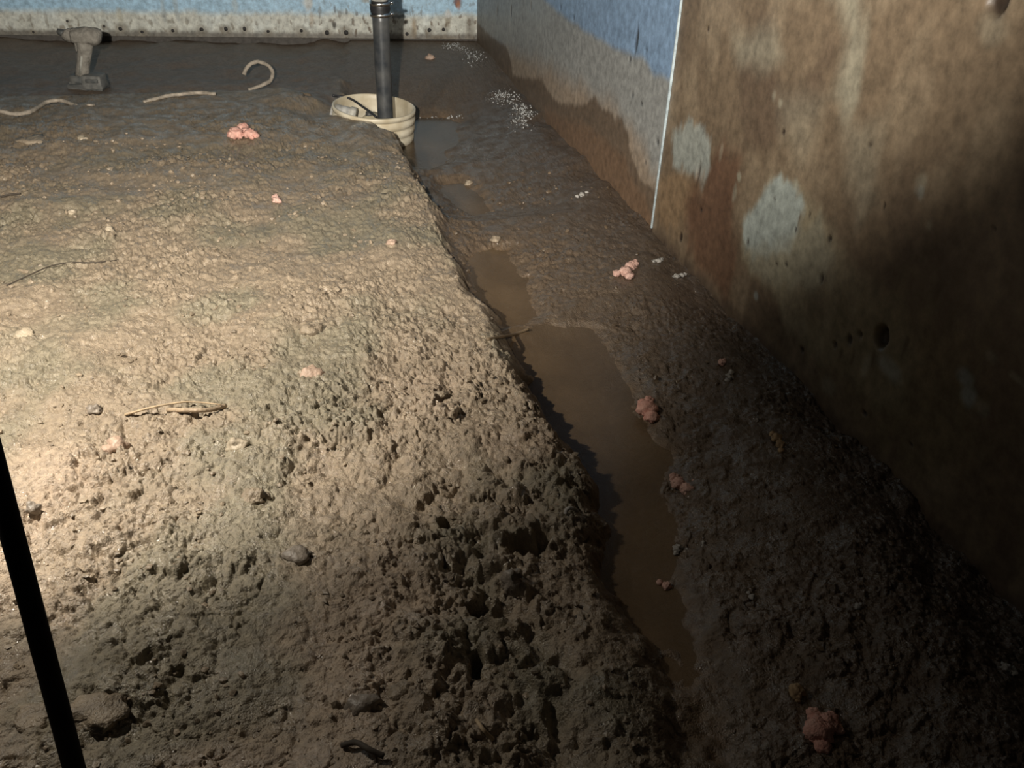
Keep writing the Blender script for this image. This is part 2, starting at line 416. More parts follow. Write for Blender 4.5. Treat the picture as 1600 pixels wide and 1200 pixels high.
def paint_blue(S, Z_):
    nz = fbm(S*9, Z_*6, 5, 4); nf = fbm(S*40, Z_*14, 6, 3)
    t = np.broadcast_to(np.array([.205, .300, .435]), S.shape+(3,)).copy()
    silt = P_(S, Z_, [(700, -400), (780, -60), (862, 10), (905, 42), (960, 75), (1002, 92), (1022, 116), (1052, 126), (1100, 128), (1100, 600), (700, 600), (600, 100)], .012, nz, .006)
    t = mixc(t, np.array([.285, .285, .270]), silt)
    tan = P_(S, Z_, [(700, 60), (800, 82), (850, 100), (900, 130), (960, 170), (1005, 230), (1015, 270), (1100, 310), (1100, 700), (600, 700)], .05, nz, .02)
    t = mixc(t, np.array([.300, .235, .175]), tan)
    dark = P_(S, Z_, [(735, 28), (750, 40), (768, 58), (790, 72), (797, 90), (801, 118), (822, 122), (846, 123), (862, 150), (880, 162), (905, 165), (918, 158), (930, 150),
                      (938, 170), (950, 172), (958, 185), (970, 182), (980, 215), (985, 245), (1000, 280), (1030, 305), (1100, 320), (1100, 900), (600, 900), (600, 28)], .010, nf, .008)
    t = mixc(t, np.array([.120, .084, .056]), dark*.92)
    t = mixc(t, np.array([.18, .105, .06]), P_(S, Z_, [(850, 165), (940, 215), (975, 250), (1000, 300), (1060, 420), (930, 330), (860, 220)], .02, nz, .015)*.6)
    push = np.zeros(S.shape)
    for (px, py, rx, rz_) in ((992, 62, 2.2, 20), (777, 18, 1.2, 9), (798, 18, 1.2, 10), (982, 92, 1.5, 4), (1007, 78, 1.5, 3), (1026, 222, 1.8, 4), (863, 78, 1.3, 1.5),
                              (897, 28, 1.5, 3), (876, 12, 1.2, 4), (1007, 254, 1.2, 3), (829, 10, 1.2, 7), (986, 148, 1.5, 4), (1000, 162, 1.5, 3)):
        c = rs(px, py); k = scale_at(wall_pt_right(px, py))
        e = ell(S+.15*k*rx*nf*3, Z_, c, rx*k*2.6, rz_*k*1.0)
        t = mixc(t, np.array([.03, .032, .035]), e*.9); push += .004*e
    return t, np.clip(.55+.3*nz, 0, 1), push

def P_(S, Z_, px, soft, nz, namp):
    return blob(S, Z_, [rs(a, b) for a, b in px], soft, nz, namp)

def paint_brown(S, Z_):
    nz = fbm(S*7, Z_*5, 15, 4); nf = fbm(S*34, Z_*12, 16, 3); nv = fbm(S*16, Z_*2.5, 18, 3)
    t = np.broadcast_to(np.array([.145, .104, .066]), S.shape+(3,)).copy()
    t = mixc(t, np.array([.200, .150, .098]), sstep(-.1, .7, nz+.5*nv))
    t = mixc(t, np.array([.105, .072, .047]), sstep(.0, .8, fbm(S*5+7, Z_*4, 19, 4)))
    pale = np.array([.30, .285, .215]); grey = np.array([.315, .350, .325])
    t = mixc(t, pale, P_(S, Z_, [(1300, -60), (1365, -60), (1360, 60), (1350, 160), (1325, 185), (1310, 150), (1325, 60)], .02, nv, .02)*.55)
    t = mixc(t, pale, P_(S, Z_, [(1150, 60), (1190, 45), (1215, 60), (1230, 90), (1195, 105), (1155, 100)], .03, nz, .02)*.40)
    t = mixc(t, pale, P_(S, Z_, [(1220, 150), (1300, 150), (1260, 230), (1230, 200)], .04, nz, .02)*.25)
    t = mixc(t, pale, P_(S, Z_, [(1320, 180), (1380, 190), (1380, 320), (1350, 350), (1330, 260)], .03, nv, .02)*.28)
    lower = P_(S, Z_, [(1165, 350), (1216, 277), (1258, 305), (1305, 345), (1335, 410), (1420, 480), (1440, 560), (1420, 640), (1380, 640), (1320, 580), (1270, 545),
                       (1235, 515), (1215, 460), (1180, 425), (1166, 400)], .02, nf, .012)
    t = mixc(t, np.array([.275, .235, .155]), lower*(.75+.25*np.clip(nz*2, -1, 1)))
    t = mixc(t, np.array([.165, .130, .072]), P_(S, Z_, [(1270, 500), (1420, 440), (1520, 520), (1540, 680), (1480, 760), (1390, 700), (1300, 600)], .05, nf, .04)*.55)
    t = mixc(t, grey, P_(S, Z_, [(1165, 350), (1200, 297), (1217, 277), (1248, 296), (1262, 320), (1255, 360), (1235, 395), (1205, 402), (1172, 392)], .010, nf, .013)*.9)
    t = mixc(t, pale, P_(S, Z_, [(1165, 385), (1225, 380), (1290, 340), (1310, 400), (1305, 445), (1240, 450), (1190, 432)], .015, nf, .012)*.55)
    t = mixc(t, grey, P_(S, Z_, [(1058, 205), (1082, 188), (1098, 195), (1112, 215), (1110, 245), (1116, 262), (1100, 290), (1080, 272), (1055, 265)], .012, nf, .016)*.68)
    # rusty wash along the foot of the sheet
    t = mixc(t, np.array([.205, .135, .075]), P_(S, Z_, [(1030, 275), (1050, 265), (1100, 280), (1080, 330), (1060, 370), (1020, 330)], .02, nf, .02)*.8)
    t = mixc(t, np.array([.115, .058, .033]), P_(S, Z_, [(1080, 320), (1120, 240), (1165, 245), (1150, 330), (1155, 420), (1140, 470), (1080, 400)], .03, nv, .03)*.75)
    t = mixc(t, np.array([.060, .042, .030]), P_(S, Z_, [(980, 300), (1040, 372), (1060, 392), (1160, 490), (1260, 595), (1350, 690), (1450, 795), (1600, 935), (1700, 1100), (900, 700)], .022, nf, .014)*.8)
    for (px, py, rx, ry, c, a) in ((1515, 588, 11, 14, grey, .7), (1522, 620, 12, 18, grey, .7), (1545, 640, 9, 12, pale, .4), (1560, 555, 9, 8, pale, .4), (1400, 575, 20, 16, grey, .45),
                                   (1360, 570, 8, 22, pale, .5), (1450, 285, 9, 14, pale, .4), (1447, 300, 7, 10, grey, .35), (1464, 355, 5, 8, pale, .4), (1600, 590, 10, 5, pale, .5),
                                   (1160, 275, 4, 7, pale, .7), (1152, 300, 4, 14, pale, .45), (1130, 240, 3, 14, pale, .3), (1249, 282, 4, 10, pale, .5), (1215, 150, 5, 8, pale, .35),
                                   (1189, 465, 4, 7, grey, .6), (1226, 162, 3, 6, pale, .4), (1560, 45, 22, 26, pale, .22), (1300, 603, 12, 14, pale, .3)):
        p = rs(px, py); k = scale_at(wall_pt_right(px, py))
        t = mixc(t, c, ell(S+.006*nf, Z_+.006*nz, p, rx*k*1.45, ry*k, .45)*a)
    push = np.zeros(S.shape)
    for (px, py, rx, ry, dep) in ((1386, 526, 10, 18, .014), (1568, 2, 14, 22, .010), (1095, 266, 3.2, 14, .007), (1290, 434, 4, 8, .006), (1367, 225, 3, 4, .004), (1220, 412, 2.5, 3, .003),
                                  (1236, 413, 2.5, 2.5, .003), (1174, 377, 2.5, 5, .004), (1390, 320, 3, 4, .003), (1111, 45, 2, 4, .002), (1216, 311, 2, 3, .003), (1304, 372, 2.5, 6, .003),
                                  (1273, 335, 2, 4, .003), (1358, 645, 5, 3, .003), (1312, 538, 4, 5, .003), (1431, 694, 3, 3, .003), (1258, 545, 5, 5, .003), (1100, 327, 2.5, 3, .003),
                                  (1250, 358, 2, 3, .002), (1068, 370, 4, 8, .003), (1352, 522, 4, 6, .003), (1335, 530, 4, 8, .003), (1230, 205, 3, 5, .002), (1567, 358, 3, 4, .002)):
        c = rs(px, py); k = scale_at(wall_pt_right(px, py))
        e = ell(S+.004*nf, Z_, c, rx*k*1.5, ry*k, .3)
        t = mixc(t, np.array([.022, .014, .010]), e*.93); push += dep*e
    for (px, py, ln, wd) in ((1378, 545, 50, 5), (1345, 540, 55, 4), (1325, 540, 45, 4), (1480, 440, 60, 4), (1260, 330, 40, 3), (1095, 280, 25, 3), (1430, 520, 70, 4)):
        c = rs(px, py); k = scale_at(wall_pt_right(px, py))
        e = sstep(1, .2, np.abs(S-c[0]+.3*(Z_-c[1])*0+.004*nf)/(wd*k*1.5))*sstep(0, .01, c[1]-Z_)*sstep(ln*k, ln*k*.3, c[1]-Z_)
        t = mixc(t, np.array([.07, .045, .024]), e*.6)
    return t, np.clip(.5+.35*nz, 0, 1), push

block = mat('foundation_wall', (.10, .09, .08), .9, vary=.2)
def wall_slab(name, p0, p1, nrm, back):
    bm = bmesh.new(); p0 = np.asarray(p0); p1 = np.asarray(p1); nrm = np.asarray(nrm)
    vs_ = []
    for z in (-.16, WALL_TOP):
        for p in (p0-nrm*.012, p1-nrm*.012, p1-nrm*back, p0-nrm*back):
            vs_.append(bm.verts.new((p[0], p[1], z)))
    for f in ((0, 1, 2, 3), (7, 6, 5, 4), (0, 4, 5, 1), (1, 5, 6, 2), (2, 6, 7, 3), (3, 7, 4, 0)):
        bm.faces.new([vs_[i] for i in f])
    bmesh.ops.recalc_face_normals(bm, faces=bm.faces)
    return from_bm(name, bm, block, smooth=False)
rn = np.array([-RDIR[1], RDIR[0]])
wr = wall_slab('wall_right', R0-RDIR*1.2, R0+RDIR*(corner_s+.15), rn, .14)
tag(wr, 'right crawl space wall lined with a blue grey sheet and a mud stained brown sheet', kind='structure')
pb = right_panel(seam_s-.04, corner_s+.02, 0.0, 420, paint_blue, wr)
tag(pb, 'blue grey wall sheet with a brown tide mark along its foot')
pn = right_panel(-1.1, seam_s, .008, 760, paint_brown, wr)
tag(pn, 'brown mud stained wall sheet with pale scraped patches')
# white cut edge of the front sheet
bm = bmesh.new()
for z0, z1 in ((-.03, WALL_TOP),):
    c = R0+RDIR*(seam_s+.0015)+rn*.0085
    vv = []
    for z in (z0, z1):
        for a, b in ((-.0022, -.006), (.0014, -.006), (.0014, .003), (-.0022, .003)):
            q = c+RDIR*a+rn*b; vv.append(bm.verts.new((q[0], q[1], z)))
    for f in ((0, 1, 2, 3), (7, 6, 5, 4), (0, 4, 5, 1), (1, 5, 6, 2), (2, 6, 7, 3), (3, 7, 4, 0)):
        bm.faces.new([vv[i] for i in f])
bmesh.ops.recalc_face_normals(bm, faces=bm.faces)
tag(from_bm('sheet_edge', bm, edge_m, wr, False), 'thin white cut edge where the sheets overlap')

# back wall
bn = np.array([BDIR[1], -BDIR[0]])
cs = bs(747, 50)[0]
wb = wall_slab('wall_back', B0[:2]-BDIR*2.6, B0[:2]+BDIR*(cs+.02), bn, .14)
tag(wb, 'back crawl space wall faced with a pale blue panel along the mud', kind='structure')
s = np.concatenate([np.linspace(-2.5, 0, 120, endpoint=False), np.linspace(0, cs, 900)])
zz = np.concatenate([np.linspace(0.0, .26, 120, endpoint=False), np.linspace(.26, WALL_TOP, 60)])-.012
S, ZZ = np.meshgrid(s, zz)
nz = fbm(S*5, ZZ*5, 205, 4); nf = fbm(S*45, ZZ*25, 206, 3); nv = fbm(S*30, ZZ*4, 207, 3)
t = np.broadcast_to(np.array([.42, .62, .78]), S.shape+(3,)).copy()
t = mixc(t, np.array([.62, .62, .55]), sstep(.115, .075, ZZ+.012*nz+.004*nf))
t = mixc(t, np.array([.74, .78, .74]), sstep(.1, .7, nz)*sstep(.11, .06, ZZ)*.6)
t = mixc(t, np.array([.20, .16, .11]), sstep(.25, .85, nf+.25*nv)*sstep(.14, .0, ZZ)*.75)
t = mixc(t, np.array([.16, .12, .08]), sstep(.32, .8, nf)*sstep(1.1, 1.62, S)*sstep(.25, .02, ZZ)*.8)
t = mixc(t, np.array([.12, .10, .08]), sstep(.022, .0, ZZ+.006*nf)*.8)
for (px, py, rx, ry, c, a) in ((715, 3, 5, 6, (.16, .05, .03), .9), (717, 8, 3, 6, (.40, .17, .08), .7), (481, 5, 6, 9, (.62, .60, .55), .8), (487, 30, 3, 9, (.5, .42, .32), .6),
                               (647, 45, 4, 14, (.30, .22, .13), .8), (700, 30, 4, 12, (.24, .19, .12), .7), (522, 39, 2.5, 5, (.05, .04, .03), .9), (187, 25, 4, 10, (.5, .47, .36), .6),
                               (255, 15, 3, 16, (.38, .42, .42), .5), (275, 12, 3, 18, (.38, .42, .42), .5), (523, 15, 2, 5, (.12, .12, .12), .7), (500, 16, 2, 6, (.25, .25, .24), .6),
                               (541, 18, 2, 4, (.1, .1, .1), .7), (367, 8, 4, 9, (.45, .5, .5), .6), (625, 26, 10, 2.2, (.13, .16, .18), .8), (573, 1, 6, 2.5, (.35, .34, .30), .8),  # wide dark blue ellipse: shadow of the clamp screw painted on the panel
                               (700, 22, 5, 5, (.72, .74, .74), .7), (735, 45, 7, 18, (.17, .14, .10), .6), (690, 60, 20, 5, (.18, .14, .09), .6)):
    p = bs(px, py); k = 4.25/F_PX
    t = mixc(t, np.array(c), ell(S+.004*nf, ZZ+.004*nf, p, rx*k, ry*k, .5)*a)
SCREWS = ((52, 50, .55), (188, 45, 1.0), (222, 50, .9), (270, 48, .8), (315, 46, 1.0), (353, 45, 1.0), (382, 45, .85), (419, 49, .9), (471, 48, 1.0), (511, 51, 1.0),
          (541, 51, 1.0), (636, 53, 1.1), (671, 47, 1.0), (693, 46, .8), (105, 33, .45), (163, 41, .5))
for (px, py, k_) in SCREWS:
    p = bs(px, py); k = 4.25/F_PX
    t = mixc(t, np.array([.24, .21, .16]), ell(S+.012*nf, ZZ+.012*nz, p, 8*k*k_, 6.5*k*k_, .7)*.7)
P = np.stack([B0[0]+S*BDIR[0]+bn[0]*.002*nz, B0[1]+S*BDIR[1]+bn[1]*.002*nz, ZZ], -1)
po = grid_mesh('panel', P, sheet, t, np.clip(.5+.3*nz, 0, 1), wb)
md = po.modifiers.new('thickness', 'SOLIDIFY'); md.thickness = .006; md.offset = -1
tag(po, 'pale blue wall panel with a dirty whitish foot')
screw_m = mat('muddy_screw', (.045, .042, .040), .7, vary=.4, scale=300)
bm = bmesh.new()
lathe_bm(bm, [(.0001, .0065), (.006, .006), (.0095, .003), (.0125, 0), (.0165, -.004)], 12); noise_push(bm, .0015, 120, 2)
scr = None
for (px, py, k) in SCREWS:
    c = bs(px, py); q = B0[:2]+BDIR*c[0]+bn*.001
    if scr is None: o = scr = from_bm('screw', bm, screw_m, wb)
    else: o = link(scr.copy(), wb)
    o.location = (q[0], q[1], c[1]); o.rotation_euler = (math.radians(90), 0, math.atan2(BDIR[1], BDIR[0]))
    k *= random.uniform(.6, .9); o.scale = (k*random.uniform(.8, 1.1), k*random.uniform(.8, 1.1), k)
tag(scr, 'dark mud crusted screw head')

# ------------------------------------------------------------------ standing water
def water_mat():
    m = bpy.data.materials.new('murky_water'); m.use_nodes = True; nt = m.node_tree; N = nt.nodes; L = nt.links
    b = N['Principled BSDF']; b.inputs['Roughness'].default_value = .20; b.inputs['IOR'].default_value = 1.33
    tc = N.new('ShaderNodeTexCoord'); nz = N.new('ShaderNodeTexNoise'); nz.inputs['Scale'].default_value = 7; nz.inputs['Detail'].default_value = 5
    L.new(tc.outputs['Object'], nz.inputs['Vector'])
    rp = N.new('ShaderNodeValToRGB'); rp.color_ramp.elements[0].position = .35; rp.color_ramp.elements[1].position = .68
    rp.color_ramp.elements[0].color = (.115, .078, .045, 1); rp.color_ramp.elements[1].color = (.165, .112, .064, 1)
    L.new(nz.outputs['Fac'], rp.inputs['Fac']); L.new(rp.outputs['Color'], b.inputs['Base Color'])
    b.inputs['Alpha'].default_value = .72
    return m
water = water_mat()
for pl, lev, lab in ((pud_a, W_A, 'long brown puddle running down the trench to the bottom edge'), (pud_b, W_B, 'greyish shallow puddle above the small mud dam in the trench'),
                (pud_c, W_C, 'dark puddle beside the ribbed sump liner'), (pud_d, W_D, 'small bluish wet pool between the two upper puddles')):
    pts = np.array(pl); c = pts.mean(0)
    n = len(pts); out = []
    area = .5*sum(pts[i][0]*pts[(i+1) % n][1]-pts[(i+1) % n][0]*pts[i][1] for i in range(n)); sg = 1 if area > 0 else -1
    for i in range(n):
        e = pts[(i+1) % n]-pts[i-1]; nn = np.array([e[1], -e[0]])*sg; nn = nn/(np.linalg.norm(nn)+1e-9)
        out.append(pts[i]+nn*.03)
    bm = bmesh.new(); f = bm.faces.new([bm.verts.new((q[0]-c[0], q[1]-c[1], 0)) for q in out]); bm.normal_update()
    if f.normal.z < 0: f.normal_flip()
    bmesh.ops.triangulate(bm, faces=bm.faces)
    o = from_bm('puddle', bm, water, smooth=False); o.location = (c[0], c[1], lev)
    tag(o, lab, 'puddle', 'puddles in the trench')

# ------------------------------------------------------------------ sump liner, pipe, pump parts
liner_m = mat('cream_liner', (.66, .60, .47), .45, vary=.1, scale=14, col2=(.46, .39, .27))
bk = empty('sump_liner', (BUCKET[0], BUCKET[1], BUCKET[2]-.16))
bk.rotation_euler = (math.radians(2), math.radians(4), 0)
R = BUCKET_R
prof = [(R*.955, .0), (R*.93, -.0)]
outer = []
zt = .16
outer.append((R*.965, zt)); outer.append((R*1.0, zt-.002)); outer.append((R*1.0, zt-.016))
z = zt-.018
for k in range(5):
    outer += [(R*.955, z), (R*.952, z-.006), (R*(.995-.008*k), z-.010), (R*(1.0-.008*k), z-.018), (R*(.995-.008*k), z-.026)]
    z -= .030
outer.append((R*.93, z-.004))
inner = [(R*.90, z), (R*.93, zt-.02), (R*.945, zt-.003)]
bm = bmesh.new(); lathe_bm(bm, outer+[(R*.90, z-.004)]+inner, 72, closed=True)
for v in bm.verts:
    a = math.atan2(v.co.y, v.co.x); v.co.x *= 1+.012*math.sin(2*a+.6); v.co.y *= 1+.012*math.sin(3*a)
bmesh.ops.recalc_face_normals(bm, faces=bm.faces)
lw = from_bm('ribbed_wall', bm, liner_m, bk)
bm = bmesh.new(); lathe_bm(bm, [(.0001, .012), (R*.6, .010), (R*.93, .010)], 48)
from_bm('bottom', bm, mat('liner_bottom_silt', (.16, .12, .08), .6), bk)
tag(bk, 'round cream ribbed plastic sump liner sunk in the mud corner', 'sump liner')

# grey inlet stub and pale pump body inside
inlet = empty('inlet_pipe', (BUCKET[0]-R*.46, BUCKET[1]+.0, BUCKET[2]-.078))
bm = bmesh.new(); tube_bm(bm, [(-.075, .0, .045), (-.03, .0, .036), (.0, 0, .030)], [.034, .034, .034], 24)
from_bm('pipe_stub', bm, mat('grey_pvc', (.42, .41, .38), .5), inlet)
bm = bmesh.new(); tube_bm(bm, [(-.012, 0, .0325), (.006, 0, .0285)], [.038, .038], 24)
from_bm('collar', bm, mat('grey_pvc_collar', (.50, .48, .42), .5), inlet)
tag(inlet, 'short grey pipe end poking into the left of the sump liner', 'pipe')
pump = empty('sump_pump', (BUCKET[0]-.0, BUCKET[1]+.045, BUCKET[2]-.148))
bm = bmesh.new(); lathe_bm(bm, [(.0001, .105), (.030, .104), (.044, .092), (.048, .07), (.050, .0), (.0001, .0)], 32); noise_push(bm, .003, 30, 4)
from_bm('pump_body', bm, mat('pale_pump', (.56, .50, .36), .55, col2=(.38, .32, .2), scale=22), pump)
bm = bmesh.new(); tube_bm(bm, [(-.015, -.01, .10), (-.015, -.01, .115)], [.014, .012], 14)
from_bm('float_knob', bm, mat('dark_knob', (.05, .05, .05), .5), pump)
tag(pump, 'pale silt coated pump down inside the sump liner', 'pump')

cord_m = mat('black_rubber', (.022, .022, .024), .55, vary=.3)
def tube_thing(name, pts, rad, m, label, cat, group=None, n=6, seg=8, bumpy=0, taper=False):
    path = smooth_path(pts, n); base = path[0]
    rr = [rad*(1-.55*i/len(path)) if taper else rad for i in range(len(path))]
    bm = bmesh.new(); tube_bm(bm, [p-base for p in path], rr, seg)
    if bumpy: noise_push(bm, bumpy, 90, random.randint(0, 50))
    o = from_bm(name, bm, m); o.location = Vector([float(v) for v in base])
    return tag(o, label, cat, group)
bz = BUCKET[2]
tube_thing('pump_cord', [np.array([BUCKET[0]+a, BUCKET[1]+b, bz+c]) for a, b, c in ((-.145, .06, .012), (-.12, .075, .006), (-.08, .07, -.002), (-.035, .03, -.016), (.0, -.01, -.024), (.022, -.04, -.03))],
           .0042, cord_m, 'thin black cord lying across the mouth of the sump liner', 'cord')
tube_thing('float_cord', [np.array([BUCKET[0]+a, BUCKET[1]+b, bz+c]) for a, b, c in ((-.065, .0, -.03), (-.075, -.03, -.03), (-.05, -.055, -.034), (-.02, -.07, -.035), (.0, -.05, -.036))],
           .0035, cord_m, 'small black cord loop down inside the sump liner', 'cord')

# discharge pipe: stands in the front of the liner
pipe_m = mat('black_pipe', (.022, .026, .031), .36, vary=.5, scale=16, col2=(.085, .085, .082))
PT = gp(598, 181, BUCKET[2]); PT = np.array([PT[0], PT[1]+.055, BUCKET[2]-.14])
pp = empty('discharge_pipe', PT)
top = 1.02; lean = Vector((.0, .0, 0))
def axis(z_): return lean*((z_)/top)+Vector((0, 0, z_))
ztop_px = None
# height of the coupling bottom edge in the photo (pixel row 24)
def z_on_pipe(py):
    d = ray(595, py); t = PT[1]/d[1]; return float((CAM+d*t)[2]-PT[2])
zc0, zc1 = z_on_pipe(25), z_on_pipe(2)
bm = bmesh.new(); tube_bm(bm, [axis(z_) for z_ in np.linspace(0, zc0+.02, 14)], .0265, 28)
from_bm('lower_pipe', bm, pipe_m, pp)
rub = mat('black_coupling', (.016, .016, .017), .45)
ch = zc1-zc0
bm = bmesh.new(); zs = [zc0, zc0+.002, zc0+.006, zc0+ch*.25, zc0+ch*.5, zc0+ch*.9, zc0+ch*1.05]
tube_bm(bm, [axis(z_) for z_ in zs], [.029, .0305, .031, .0305, .0325, .031, .029], 28)
cp = from_bm('rubber_coupling', bm, rub, pp)
steel = mat('steel_clamp', (.62, .62, .60), .25, metal=1, vary=.1)
for zc in (zc0+ch*.12, zc0+ch*.88):
    bm = bmesh.new(); tube_bm(bm, [axis(zc-.006), axis(zc-.0058), axis(zc+.0058), axis(zc+.006)], [.0312, .0328, .0328, .0312], 28)
    cl = from_bm('hose_clamp', bm, steel, cp)
    bm = bmesh.new(); a = axis(zc)+Vector((.038, -.004, 0)); tube_bm(bm, [a+Vector((-.010, .02, 0)), a+Vector((.002, .02, 0))], .0055, 8)
    bm_o = from_bm('clamp_screw', bm, steel, cp)
bm = bmesh.new(); tube_bm(bm, [axis(z_) for z_ in np.linspace(zc0+ch*.9, top+.25, 8)], .0262, 28)
from_bm('upper_pipe', bm, mat('grey_upper_pipe', (.45, .44, .40), .45), pp)
tag(pp, 'upright black discharge pipe with rubber coupling rising out of the sump liner', 'pipe')

# ------------------------------------------------------------------ mud crusted drill
DR = ground(142, 139, -.03)
k = scale_at(DR)                                   # metres per pixel there
dr = empty('cordless_drill', DR, math.atan2(BDIR[1], BDIR[0])*.4)
dmud = mat('grey_dried_mud', (.30, .275, .235), .85, vary=.3, scale=45, bump=.7, bscale=140, col2=(.17, .155, .13))
ddark = mat('dark_battery', (.060, .064, .062), .6, vary=.3, scale=60, col2=(.125, .122, .112))
def px2(a, b): return ((a-142+.27*(139-b))*k, (139-b)*k*.9)    # the drill leans to the right
def sub(bm, cuts=2): bmesh.ops.subdivide_edges(bm, edges=bm.edges[:], cuts=cuts, use_grid_fill=True)
bm = bmesh.new(); x0, z0 = px2(113, 139); x1, z1 = px2(163, 128)
box_bm(bm, ((x0+x1)/2, 0, (z0+z1)/2+.002), (x1-x0, .075, z1-z0), .005); sub(bm); noise_push(bm, .003, 45, 1)
bt = from_bm('battery', bm, ddark, dr)
bm = bmesh.new(); x0, z0 = px2(136, 134); x1, z1 = px2(161, 112)
box_bm(bm, ((x0+x1)/2, -.012, (z0+z1)/2), (x1-x0, .07, z1-z0), .006, .92); sub(bm); noise_push(bm, .002, 60, 2)
from_bm('battery_block', bm, mat('grey_battery_block', (.17, .165, .15), .7, vary=.3, scale=60, col2=(.10, .10, .092)), bt)
bm = bmesh.new(); x0, z0 = px2(141, 123); x1, z1 = px2(158, 117)
box_bm(bm, ((x0+x1)/2, -.049, (z0+z1)/2), (x1-x0, .006, z1-z0), .002)
from_bm('latch', bm, ddark, bt)
bm = bmesh.new(); x0, z0 = px2(112, 128); x1, z1 = px2(137, 114)
box_bm(bm, ((x0+x1)/2, 0, (z0+z1)/2), (x1-x0, .06, z1-z0), .008, .8); sub(bm); noise_push(bm, .004, 50, 3)
from_bm('battery_shoulder', bm, ddark, bt)
bm = bmesh.new()
hp = [(128, 116, 11), (128, 108, 10), (128, 98, 9.6), (128.5, 88, 9.8), (129, 78, 10.6), (129, 70, 11.5), (128, 62, 12)]
tube_bm(bm, [(px2(a, b)[0], 0, px2(a, b)[1]) for a, b, r in hp], [r*k for a, b, r in hp], 18)
noise_push(bm, .0025, 60, 5)
from_bm('handle', bm, dmud, dr)
bm = bmesh.new(); a = px2(127.5, 112); b = px2(128.5, 82)
tube_bm(bm, [(a[0], -.0215, a[1]), (b[0], -.0225, b[1])], .0045, 8)
from_bm('grip_seam', bm, mat('pale_grip_seam', (.34, .33, .29), .7), dr)
bm = bmesh.new()
hd = [(152, 54, 6), (149, 53, 10.5), (143, 52, 12.8), (134, 51.5, 13.2), (124, 52, 12.8), (115, 52, 11.5), (109, 51.5, 10.2)]
tube_bm(bm, [(px2(a, b)[0], 0, px2(a, b)[1]) for a, b, r in hd], [r*k for a, b, r in hd], 22); sub(bm, 1); noise_push(bm, .004, 45, 6)
from_bm('motor_housing', bm, dmud, dr)
bm = bmesh.new()
ck = [(110, 52, 9), (105, 51.5, 10), (100, 51, 8.5), (97, 50, 7)]
tube_bm(bm, [(px2(a, b)[0], 0, px2(a, b)[1]) for a, b, r in ck], [r*k for a, b, r in ck], 18); noise_push(bm, .004, 60, 7)
chk = from_bm('chuck', bm, dmud, dr)
bm = bmesh.new()
jw = [(98, 49, 6), (93, 47, 5.2), (88, 46, 4)]
tube_bm(bm, [(px2(a, b)[0], 0, px2(a, b)[1]) for a, b, r in jw], [r*k for a, b, r in jw], 12); noise_push(bm, .002, 90, 8)
from_bm('chuck_jaws', bm, ddark, chk)
bm = bmesh.new(); a = px2(118, 68); box_bm(bm, (a[0], 0, a[1]), (.014, .02, .035), .004)
sub(bm, 1); noise_push(bm, .002, 60, 9); from_bm('trigger', bm, dmud, dr)
tag(dr, 'mud crusted cordless drill standing upright on its battery by the back wall', 'drill')

# ------------------------------------------------------------------ bits of cable in the mud
cable_m = mat('silty_cable', (.34, .29, .23), .7, vary=.25, scale=60, bump=.4)
def gz(px, py, dz): 
    p = ground(px, py, -.02); 
    q = gp(px, py, p[2]+dz); return np.array([q[0], q[1], p[2]+dz])
tube_thing('cable', [gz(-60, 160, .004), gz(-25, 168, .005), gz(0, 174, .006), (gz(25, 178, .006)), gz(48, 174, .006), gz(68, 162, .012), gz(82, 157, .018), gz(100, 158, .014), gz(115, 164, .004), gz(122, 166, -.006)],
           .0068, cable_m, 'wavy muddy cable running in from the left edge below the drill', 'cable', 'cable ends in the mud', bumpy=.002)
tube_thing('cable', [gz(132, 164, -.004), gz(140, 164, .003), gz(148, 164, .001)], .004, cable_m, 'tiny cable tip just past the end of the wavy cable', 'cable', 'cable ends in the mud', bumpy=.001)
tube_thing('cable', [gz(224, 160, -.002), gz(240, 155, .006), gz(262, 150, .010), gz(285, 147, .012), (gz(312, 145, .012)), gz(337, 147, .008)],
           .0068, cable_m, 'short nearly straight cable piece between drill and hooked cable', 'cable', 'cable ends in the mud', bumpy=.002)
HB = ground(392, 142, -.02)
def hook(px, py, lift): 
    # the loop stands up out of the mud, leaning slightly back
    d = ray(px, py); yy = HB[1]+.05+lift; t = yy/d[1]; return CAM+d*t
tube_thing('cable', [gz(388, 141, .004), gz(400, 137, .010), hook(412, 132, .0), hook(422, 126, .02), hook(426, 116, .04), hook(422, 105, .06), hook(410, 98, .07), hook(400, 97, .06), hook(390, 101, .05), hook(384, 109, .04), hook(381, 117, .03)],
           .0072, cable_m, 'muddy cable end curled up into an open hook', 'cable', 'cable ends in the mud', bumpy=.002, seg=10)

# ------------------------------------------------------------------ pole at the left front
rod_m = mat('black_pole', (.004, .004, .005), .8, spec=.1, vary=.2)
A = gp(134, 1268, -.005); dep = float((A-CAM) @ _fw)
Bp = CAM+ray(-46, 590)*dep*.85
bm = bmesh.new(); r_ = 15.6*dep/F_PX
tube_bm(bm, [np.zeros(3), (Bp-A)*.5, (Bp-A)], r_, 20); pole = empty('pole', A)
from_bm('shaft', bm, rod_m, pole)
ax = (Bp-A)/np.linalg.norm(Bp-A)
bm = bmesh.new(); tube_bm(bm, [-ax*.006, ax*.003, ax*.025, ax*.028], [r_*1.25, r_*1.4, r_*1.4, r_*1.1], 20)
from_bm('foot_cap', bm, mat('black_foot_cap', (.006, .006, .006), .7), pole)
tag(pole, 'plain black pole leaning across the left front edge', 'pole')

